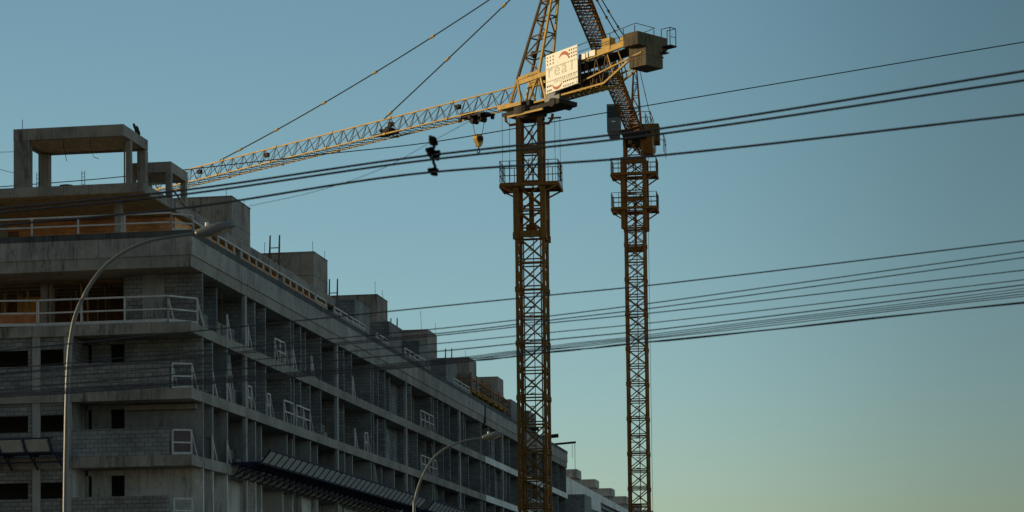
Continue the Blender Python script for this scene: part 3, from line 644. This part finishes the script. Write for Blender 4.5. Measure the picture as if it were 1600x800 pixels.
dots([(.16,.70,2.42,3,.09,.10),(.16,.70,2.19,3,.09,.10),(.16,.70,1.96,3,.09,.10),
      (2.22,2.84,2.42,4,.10,.10),(2.22,2.84,2.19,4,.10,.10),(2.22,2.84,1.96,4,.10,.10),
      (.12,.70,1.66,5,.05,.07),(.85,1.35,1.66,5,.04,.06),(1.45,1.95,1.66,5,.05,.07),(2.12,2.84,1.66,5,.05,.07),
      (.12,.9,.78,6,.05,.07),(1.05,1.9,.78,6,.06,.07),(2.1,2.86,.78,6,.07,.08),
      (1.66,2.88,.42,8,.09,.12),(1.66,2.45,.12,5,.08,.11),(2.6,2.84,.12,2,.04,.10),
      (.14,.46,.46,3,.10,.12),(.14,.46,.16,3,.10,.12)]).build('wind_hole', M['hole'], sb)
def crescent(cx, cz, r, a0, a1, th, flip=1):
    n = 20; out = []; inn = []
    for i in range(n+1):
        u = i/n; a = R(a0+(a1-a0)*u); k = th*math.sin(math.pi*u)**.8
        out.append((cx+r*math.cos(a), cz+r*math.sin(a)*flip)); inn.append((cx+(r-k)*math.cos(a), cz+(r-k)*math.sin(a)*flip))
    c = MB(SG @ SHR); q = out+inn; m_ = n+1
    c.add([(x, -.056, z) for x, z in q], [(i, i+1, m_+i+1, m_+i) for i in range(n)]); return c
c = crescent(1.70, 2.02, .47, 168, -18, .24); c2 = crescent(1.05, .52, .46, 178, 360, .2)
c2.add([], []); c.build('red_swoosh', M['red'], sb); c2.build('red_swoosh', M['red'], sb)
def text(body, size, x, z, ma, parent, extr=.003, space=1.0, bold=0):
    cu = bpy.data.curves.new('lettering', 'FONT'); cu.body = body; cu.size = size; cu.extrude = extr; cu.offset = bold; cu.space_character = space
    t = bpy.data.objects.new('tmp', cu); sc.collection.objects.link(t); bpy.context.view_layer.update()
    me = bpy.data.meshes.new_from_object(t.evaluated_get(bpy.context.evaluated_depsgraph_get())); bpy.data.objects.remove(t)
    me.transform(SG @ SHR @ Matrix.Translation((x, -.055, z)) @ Matrix.Rotation(R(90), 4, 'X')); me.materials.clear(); me.materials.append(ma)
    o = bpy.data.objects.new('lettering', me); sc.collection.objects.link(o); o.parent = parent
text('rea', 1.2, .14, 1.05, M['grey'], sb, bold=.004, space=1.22)
text('l', .98, 2.32, 1.05, M['grey'], sb, bold=.004)
text('ENGENHARIA', .27, .74, .545, M['grey'], sb, space=1.3)
# cab and winch under the counter side, hanging ropes
c = MB(FC); c.box(1.5, 2.9, -.75, .25, 38.64, 39.6); c.build('control_cabinet', M['cab'], C1)
c = MB(FC); c.tube([(2.3, -.9, 38.5), (2.3, .9, 38.5)], .3, 14); c.box(2.7, 3.0, -.9, .9, 38.35, 38.65); c.build('cable_drum', M['steel'], C1)
for x_, y_ in ((-1.95, -.9), (-1.45, -.9), (1.65, -.9), (2.0, -.9)):
    rope(C1, (x_, y_, 38.3 if x_ < -1.6 else 37.8), (x_, y_, 33.5), .013)
MB().bar((1.2, -.9, 37.8), (2.1, -.9, 37.85), .1).build('rope_arm', M['mast'], C1)

# ---- rear crane
C2 = empty('tower_crane', (11.17, 205.0, 0), 0, label='farther orange-brown tower crane right of the first, its jib pointing toward the viewer', cat='crane', group='tower cranes')
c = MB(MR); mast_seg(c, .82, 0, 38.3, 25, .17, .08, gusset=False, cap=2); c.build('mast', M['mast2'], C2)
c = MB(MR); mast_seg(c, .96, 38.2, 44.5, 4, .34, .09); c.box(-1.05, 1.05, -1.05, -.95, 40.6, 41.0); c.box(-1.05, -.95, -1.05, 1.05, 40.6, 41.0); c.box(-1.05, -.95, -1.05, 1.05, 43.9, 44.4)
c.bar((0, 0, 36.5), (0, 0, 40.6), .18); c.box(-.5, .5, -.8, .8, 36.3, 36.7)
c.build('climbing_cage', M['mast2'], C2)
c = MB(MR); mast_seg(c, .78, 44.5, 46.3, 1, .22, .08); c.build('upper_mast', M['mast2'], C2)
ladder_in(C2, .1, .1, 0, 44.5, M['mast2'])
for z in (40.1, 43.15): platform(C2, z, 1.98, 1.12, M['mast2'], rl, 1.25, drop=.5)
D2 = Vector((.138, .9904, 0)); F2 = frame_dir(-D2, (.2, 0, 0))       # x toward the camera along the jib, y to its left (= image right)
MB().cyl((0,0), 1.0, 45.7, 46.1, 24).build('slewing_ring', M['steel'], C2)
c = MB(F2); c.box(-2.2, 2.2, -1.0, 1.0, 46.1, 46.5); c.box(-1.6, .6, -.6, .7, 46.5, 47.5); c.box(-.4, 1.4, -1.2, .2, 46.52, 46.9)
c.build('turntable', M['steel'], C2)
c = MB(F2)                                   # funnel shaped hopper on the right of the mast
c.add([(-1.2, .1, 46.6), (1.0, .1, 46.6), (1.0, 1.45, 46.5), (-1.2, 1.45, 46.5), (-.9, .6, 44.9), (.6, .6, 44.9), (.6, 1.5, 44.8), (-.9, 1.5, 44.8)],
      [(0,1,2,3), (4,5,6,7), (0,1,5,4), (1,2,6,5), (2,3,7,6), (3,0,4,7)]); c.build('cable_chute', M['mast2'], C2)
c = MB(F2); c.box(.2, 1.4, -2.45, -1.3, 46.75, 49.2); c.box(.3, 1.3, -2.3, -1.4, 46.3, 46.747); cb = c.build('cab', M['cab'], C2)
MB(F2).box(1.403, 1.42, -2.35, -1.4, 48.0, 49.0).build('cab_window', M['glass'], cb); MB(F2).box(.4, 1.2, -2.47, -2.453, 47.8, 49.0).build('cab_window', M['glass'], cb)
MB(F2).box(1.403, 1.42, -2.05, -1.7, 47.6, 47.68).build('number_plate', M['sign'], cb)
c = MB(F2); AP2 = (.2, 0, 53.6)
for x_ in (.75, -.75):
    for y_ in (-.5, .5): c.bar((x_, y_, 46.5), (.2+x_*.12, y_*.12, 53.6), .13, w2=.09)
for k in range(6):
    u0, u1 = k/6, (k+1)/6
    def Q(x_, y_, u): return Vector((x_, y_, 46.5)).lerp(Vector((.2+x_*.12, y_*.12, 53.6)), u)
    for a, b in (((.75,-.5),(.75,.5)), ((-.75,-.5),(-.75,.5)), ((.75,-.5),(-.75,-.5)), ((.75,.5),(-.75,.5))):
        c.bar(Q(*a, u1), Q(*b, u1), .06); c.bar(Q(*(a if k % 2 else b), u0), Q(*(b if k % 2 else a), u1), .06)
c.build('tower_head', M['mast2'], C2)
j2 = jib(C2, F2, 1.2, 72.0, 46.6, 1.35, 1.38, 1.5, .11, .055, M['mast2'], .05)
c = MB(F2)                                    # walkway of rungs on the jib floor
for k in range(180): c.bar((1.4+k*.39, -.65, 46.62), (1.4+k*.39, .65, 46.62), .035)
c.build('jib_rungs', M['steel'], j2)
for y_, xa in ((-.25, 60.0), (.45, 60.0)):
    tie(C2, F2 @ Vector((.2, y_*.8, 53.5)), F2 @ Vector((xa+y_*6, 0, 47.95)), .6, (.12, .2, .3, .42, .55, .7, .85), M['steel'], .05, .16)
c = MB(F2)                                    # counter-jib going away
for sy in (-1, 1): c.bar((-1, sy*.7, 47.6), (-12, sy*.7, 47.6), .16, .26)
for k in range(12): c.bar((-1-k*.95, -.7, 47.6), (-1-k*.95, .7, 47.6), .08)
c.box(-11, -2, -.6, .6, 47.74, 47.8)
c.build('counter_jib', M['mast2'], C2)
c = MB(F2)
for sy in (-1, 1):
    for hh in (1.0, .55): c.bar((-1, sy*.8, 47.7+hh), (-12.2, sy*.8, 47.7+hh), .04)
    for k in range(9): c.bar((-1-k*1.4, sy*.8, 47.7), (-1-k*1.4, sy*.8, 48.7), .04)
c.bar((-12.2, -.8, 48.7), (-12.2, .8, 48.7), .04)
for a_, b_ in (((.5, 1.3), (-3.5, 1.3)), ((.5, 1.3), (.5, .4)), ((-9.0, 1.75), (-12.0, 1.75)), ((-9.0, 1.75), (-9.0, .2))):
    for hh in (.5, 1.0): c.bar((*a_, 47.6+hh), (*b_, 47.6+hh), .05)
    for u_ in (0, .5, 1): c.bar((a_[0]+(b_[0]-a_[0])*u_, a_[1]+(b_[1]-a_[1])*u_, 47.0), (a_[0]+(b_[0]-a_[0])*u_, a_[1]+(b_[1]-a_[1])*u_, 48.6), .05)
c.box(-3.5, .5, .7, 1.35, 47.0, 47.12)
c.build('handrail', M['mast2'], C2)
c = MB(F2)
for k in range(5): c.box(-11.0+k*.36, -10.68+k*.36, -.6, 1.3, 48.0+.05*(k % 2), 49.7)
c.build('counterweight', M['brace'], C2)
MB(F2).box(-8, -6.2, -.5, .5, 47.8, 48.7).build('hoist_winch', M['steel'], C2)
tie(C2, F2 @ Vector((.1, .2, 53.4)), F2 @ Vector((-9, .8, 49.3)), .05, (.5,), M['steel'], .03, .08)
rope(C2, (1.08, -1.0, 44), (1.08, -1.0, 0), .015)
# ------------------------------------------------------------------ street lamps
def lamp(pts, r0, head, hs, label):
    base = Vector((pts[0][0], pts[0][1], 0)); e = empty('street_lamp', base, 0, label=label, cat='street lamp', group='curved street lamps')
    P = [Vector(p)-base for p in pts]
    Q = [Vector((-.03, 0, .0)), Vector((-.02, 0, P[0].z*.5))]+P
    # smooth the polyline (Catmull-Rom)
    S = []
    for i in range(len(Q)-1):
        p0, p1, p2, p3 = Q[max(i-1,0)], Q[i], Q[i+1], Q[min(i+2, len(Q)-1)]
        for k in range(5):
            u = k/5; S.append(.5*((2*p1)+(p2-p0)*u+(2*p0-5*p1+4*p2-p3)*u*u+(3*p1-p0-3*p2+p3)*u**3))
    S.append(Q[-1]); MB().tube(S, r0, 12, r0*.55).build('pole', M['lamp'], e, True)
    MB().cyl((0,0), r0*2.2, 0, .04, 16).build('base_plate', M['lamp'], e)
    a, b = Vector(head[0])-base, Vector(head[1])-base; d = (b-a); Lh = d.length; ang = math.atan2(d.z, d.x)
    F = Matrix.Translation(a) @ Matrix.Rotation(-ang, 4, 'Y')
    n = 14; prof = [(0, .055, .05, -.06), (.05, .07, .08, -.085), (.2, .10, .105, -.11), (.4, .15, .13, -.12), (.6, .17, .145, -.095), (.8, .165, .13, -.04), (.93, .13, .10, -.01), (1, .07, .05, .0)]
    vs = []; K = 12
    for u, wd, tp, bt in prof:
        for i in range(K):
            an = 2*math.pi*i/K; y = math.cos(an)*wd*hs; z = math.sin(an); z = z*(tp if z > 0 else -bt)*hs; vs.append(F @ Vector((u*Lh, y, z)))
    m_ = MB(); m_.add(vs, [(j*K+i, j*K+(i+1) % K, (j+1)*K+(i+1) % K, (j+1)*K+i) for j in range(len(prof)-1) for i in range(K)]+[tuple(range(K)), tuple(range(len(vs)-K, len(vs)))])
    h = m_.build('lamp_head', M['lamp'], e, True)
    m_ = MB(); vs = []
    for u, wd, bt in ((.42, .11, -.125), (.55, .125, -.125), (.7, .12, -.10), (.85, .09, -.05)):
        for i in range(7): an = math.pi+math.pi*i/6; vs.append(F @ Vector((u*Lh, math.cos(an)*wd*hs, math.sin(an)*-bt*hs-.003)))
    m_.add(vs, [(j*7+i, j*7+i+1, (j+1)*7+i+1, (j+1)*7+i) for j in range(3) for i in range(6)]); m_.build('lamp_lens', M['lens'], h, True)
    c0 = F @ Vector((Lh*.3, 0, .11*hs)); MB().cyl((c0.x, c0.y), .033*hs, c0.z, c0.z+.07*hs, 10).build('photocell', M['sign'], h)
lamp([(-8.954, 47.0, 4.432), (-8.92, 47.0, 6.494), (-8.88, 47.0, 7.528), (-8.821, 47.0, 8.045), (-8.73, 47.0, 8.433), (-8.523, 47.0, 8.885), (-8.2, 47.0, 9.336), (-7.747, 47.0, 9.682), (-7.165, 47.0, 9.909), (-6.286, 47.0, 10.03)],
     .057, ((-6.32, 47, 10.03), (-5.5, 47, 10.17)), 1.0, 'nearer curved street lamp with its head in front of the building corner')
lamp([(-3.549, 85.0, 6.568), (-3.498, 85.0, 7.032), (-3.354, 85.0, 7.565), (-3.093, 85.0, 8.121), (-2.716, 85.0, 8.629), (-2.178, 85.0, 8.972), (-1.595, 85.0, 9.151), (-1.013, 85.0, 9.238)],
     .062, ((-1.05, 85, 9.24), (-.25, 85, 9.36)), 1.0, 'farther small curved street lamp left of the front crane mast')
# ------------------------------------------------------------------ overhead cables
WIRES = [
 ([(-32.76,150.00,31.70),(-27.24,148.05,31.65),(-24.21,146.95,31.66),(-10.87,141.95,31.89),(-5.90,140.00,31.93),(-2.78,138.75,32.07),(8.09,134.20,32.81),(27.92,125.00,33.89)], .030, 'thin top cable of the upper set crossing just under the counterweight side'),
 ([(-6.334,29,7.145),(-3.878,28.088,7.173),(-1.139,27,7.3),(1.713,25.769,7.335),(5.352,24,7.495)], .0135, 'thick cable, upper one of the close pair crossing both masts'),
 ([(-6.334,29,7.096),(-3.878,28.088,7.122),(-1.14,27,7.248),(1.712,25.769,7.275),(5.35,24,7.398)], .0135, 'thick cable, lower one of the close pair crossing both masts'),
 ([(-6.334,29,6.936),(-3.814,28.062,6.958),(-1.141,27,7.105),(1.625,25.806,7.035),(5.341,24,7.042)], .0135, 'thick cable below the close pair, passing the bottom of the spacer'),
 ([(-3.088,27.781,6.906),(-2.218,27.438,7.02),(-1.444,27.125,7.213),(-.858,26.884,7.471),(-.431,26.706,7.657)], .0028, 'hair-thin sagging line rising from the building to the crane trolley'),
 ([(-7.207,33,5.883),(-4.365,32.062,5.994),(-1.614,31.103,6.100),(.534,30.312,6.174),(1.995,29.75,6.219),(6.193,28,6.414)], .0088, 'highest cable of the lower set, well above the others'),
 ([(-7.2,33,5.62),(-1.038,30.894,5.825),(.53,30.312,5.901),(1.992,29.75,5.992),(6.19,28,6.282)], .0070, 'second cable from the top of the lower set'),
 ([(-7.2,33,5.56),(-.944,30.859,5.764),(.529,30.313,5.846),(1.99,29.75,5.925),(6.188,28,6.209)], .0070, 'third cable from the top of the lower set'),
 ([(-7.2,33,5.54),(-.944,30.859,5.738),(.529,30.312,5.810),(1.989,29.75,5.860),(6.184,28,6.057)], .0070, 'fourth cable from the top of the lower set'),
 ([(-7.2,33,5.44),(-.945,30.859,5.63),(.527,30.312,5.685),(1.987,29.75,5.734),(6.182,28,5.941)], .0062, 'fifth cable from the top of the lower set'),
 ([(-7.2,33,5.33),(-.818,30.812,5.531),(.526,30.312,5.588),(1.986,29.75,5.641),(6.18,28,5.879)], .0078, 'sixth cable of the lower set, just above the thick bundle'),
]
def extend(p, l=26):
    p = [Vector(q) for q in p]; a = (p[0]-p[1]).normalized()*l; b = (p[-1]-p[-2]).normalized()*l
    return [p[0]+a]+p+[p[-1]+b]
def smooth(Q, k=8):
    S = []
    for i in range(len(Q)-1):
        p1, p2 = Q[i], Q[i+1]; m1 = (Q[min(i+1, len(Q)-1)]-Q[max(i-1, 0)]); m2 = (Q[min(i+2, len(Q)-1)]-Q[i])
        l = (p2-p1).length; m1 = m1.normalized()*l; m2 = m2.normalized()*l
        for j in range(k):
            u = j/k; S.append((2*u**3-3*u*u+1)*p1+(u**3-2*u*u+u)*m1+(-2*u**3+3*u*u)*p2+(u**3-u*u)*m2)
    return S+[Q[-1]]
for p, r, lb in WIRES:
    q = [Vector(a) for a in p] if r < .004 else extend(p, 400 if p[0][1] > 100 else 26)
    tag(MB().tube(smooth(q), r, 7).build('overhead_cable', M['cable'], None, True), lb, 'cable', 'overhead cables')
bp = [Vector(a) for a in [(-7.207,33,5.225),(-4.738,32.188,5.258),(-2.031,31.25,5.318),(-.438,30.672,5.376),(.524,30.312,5.428),(1.983,29.75,5.488),(6.175,28,5.665)]]
q = smooth(extend(bp), 12)
e = empty('cable_bundle', q[0], 0, label='dark thick bundle of twisted cables, lowest of the overhead lines', cat='cable bundle')
def off(q, dz_, amp, ph, fan):
    out = []
    for i, p in enumerate(q):
        f = max(0, (p.x+.4)/6.6)
        out.append(p-q[0]+Vector((0, amp*math.cos(i*.5+ph), dz_*.25+amp*math.sin(i*.55+ph)+fan*f)))
    return out
for k, (o_, am, ph, fan, r) in enumerate([(.0, .004, 0, 0, .010), (.0, .010, 2, .0, .006), (.09, .004, 1, .055, .0055), (.13, .003, 3, .075, .0055), (.19, .003, 4, .09, .0055), (.25, .003, 5, .105, .005)]):
    MB().tube(off(q, o_, am, ph, fan), r, 6).build('cable', M['cable'], e, True)
# spacer hanging on the upper cables
e = empty('cable_spacer', (-.862, 26.895, 7.105), 0, label='knobbly black insulated spacer clamping the upper cables together', cat='cable spacer')
c = MB()
def knob(x, z, r, n=3):
    for i in range(n):
        for q_ in range(4):
            o_ = (q_-1.5)*.017; a_ = random.uniform(-.5, .5); c.tube([(x-.003+o_, -.004, z+o_*a_), (x+.003+o_, .004, z+.003+o_*a_)], r*random.uniform(.62, .95), 9)
        c.tube([(x-.035, 0, z), (x+.035, 0, z)], r*.4, 8)
m_list = [(0,.385,.05), (-.005,.40,.035), (.01,.345,.05), (-.055,.265,.04), (.05,.225,.045), (-.03,.22,.045), (.03,.17,.05), (-.045,.245,.03), (.055,.195,.035), (.02,.02,.045), (-.03,.03,.035), (.01,-.02,.035)]
for x_, z_, r_ in m_list: knob(x_*.8, z_, r_*.68, 2)
c.build('insulator', M['porcelain'], e)
MB().tube([(0,0,.42), (.005,0,.35), (.012,0,.29), (-.005,0,.26)], .017, 8).tube([(.0,0,.16), (.005,0,.11), (.022,0,.07), (.015,0,0)], .017, 8).tube([(-.03,0,.25), (-.04,0,.2), (-.01,0,.15), (.04,0,.16), (.045,0,.23), (0,0,.26), (-.03,0,.25)], .02, 8).build('spacer_arm', M['porcelain'], e)
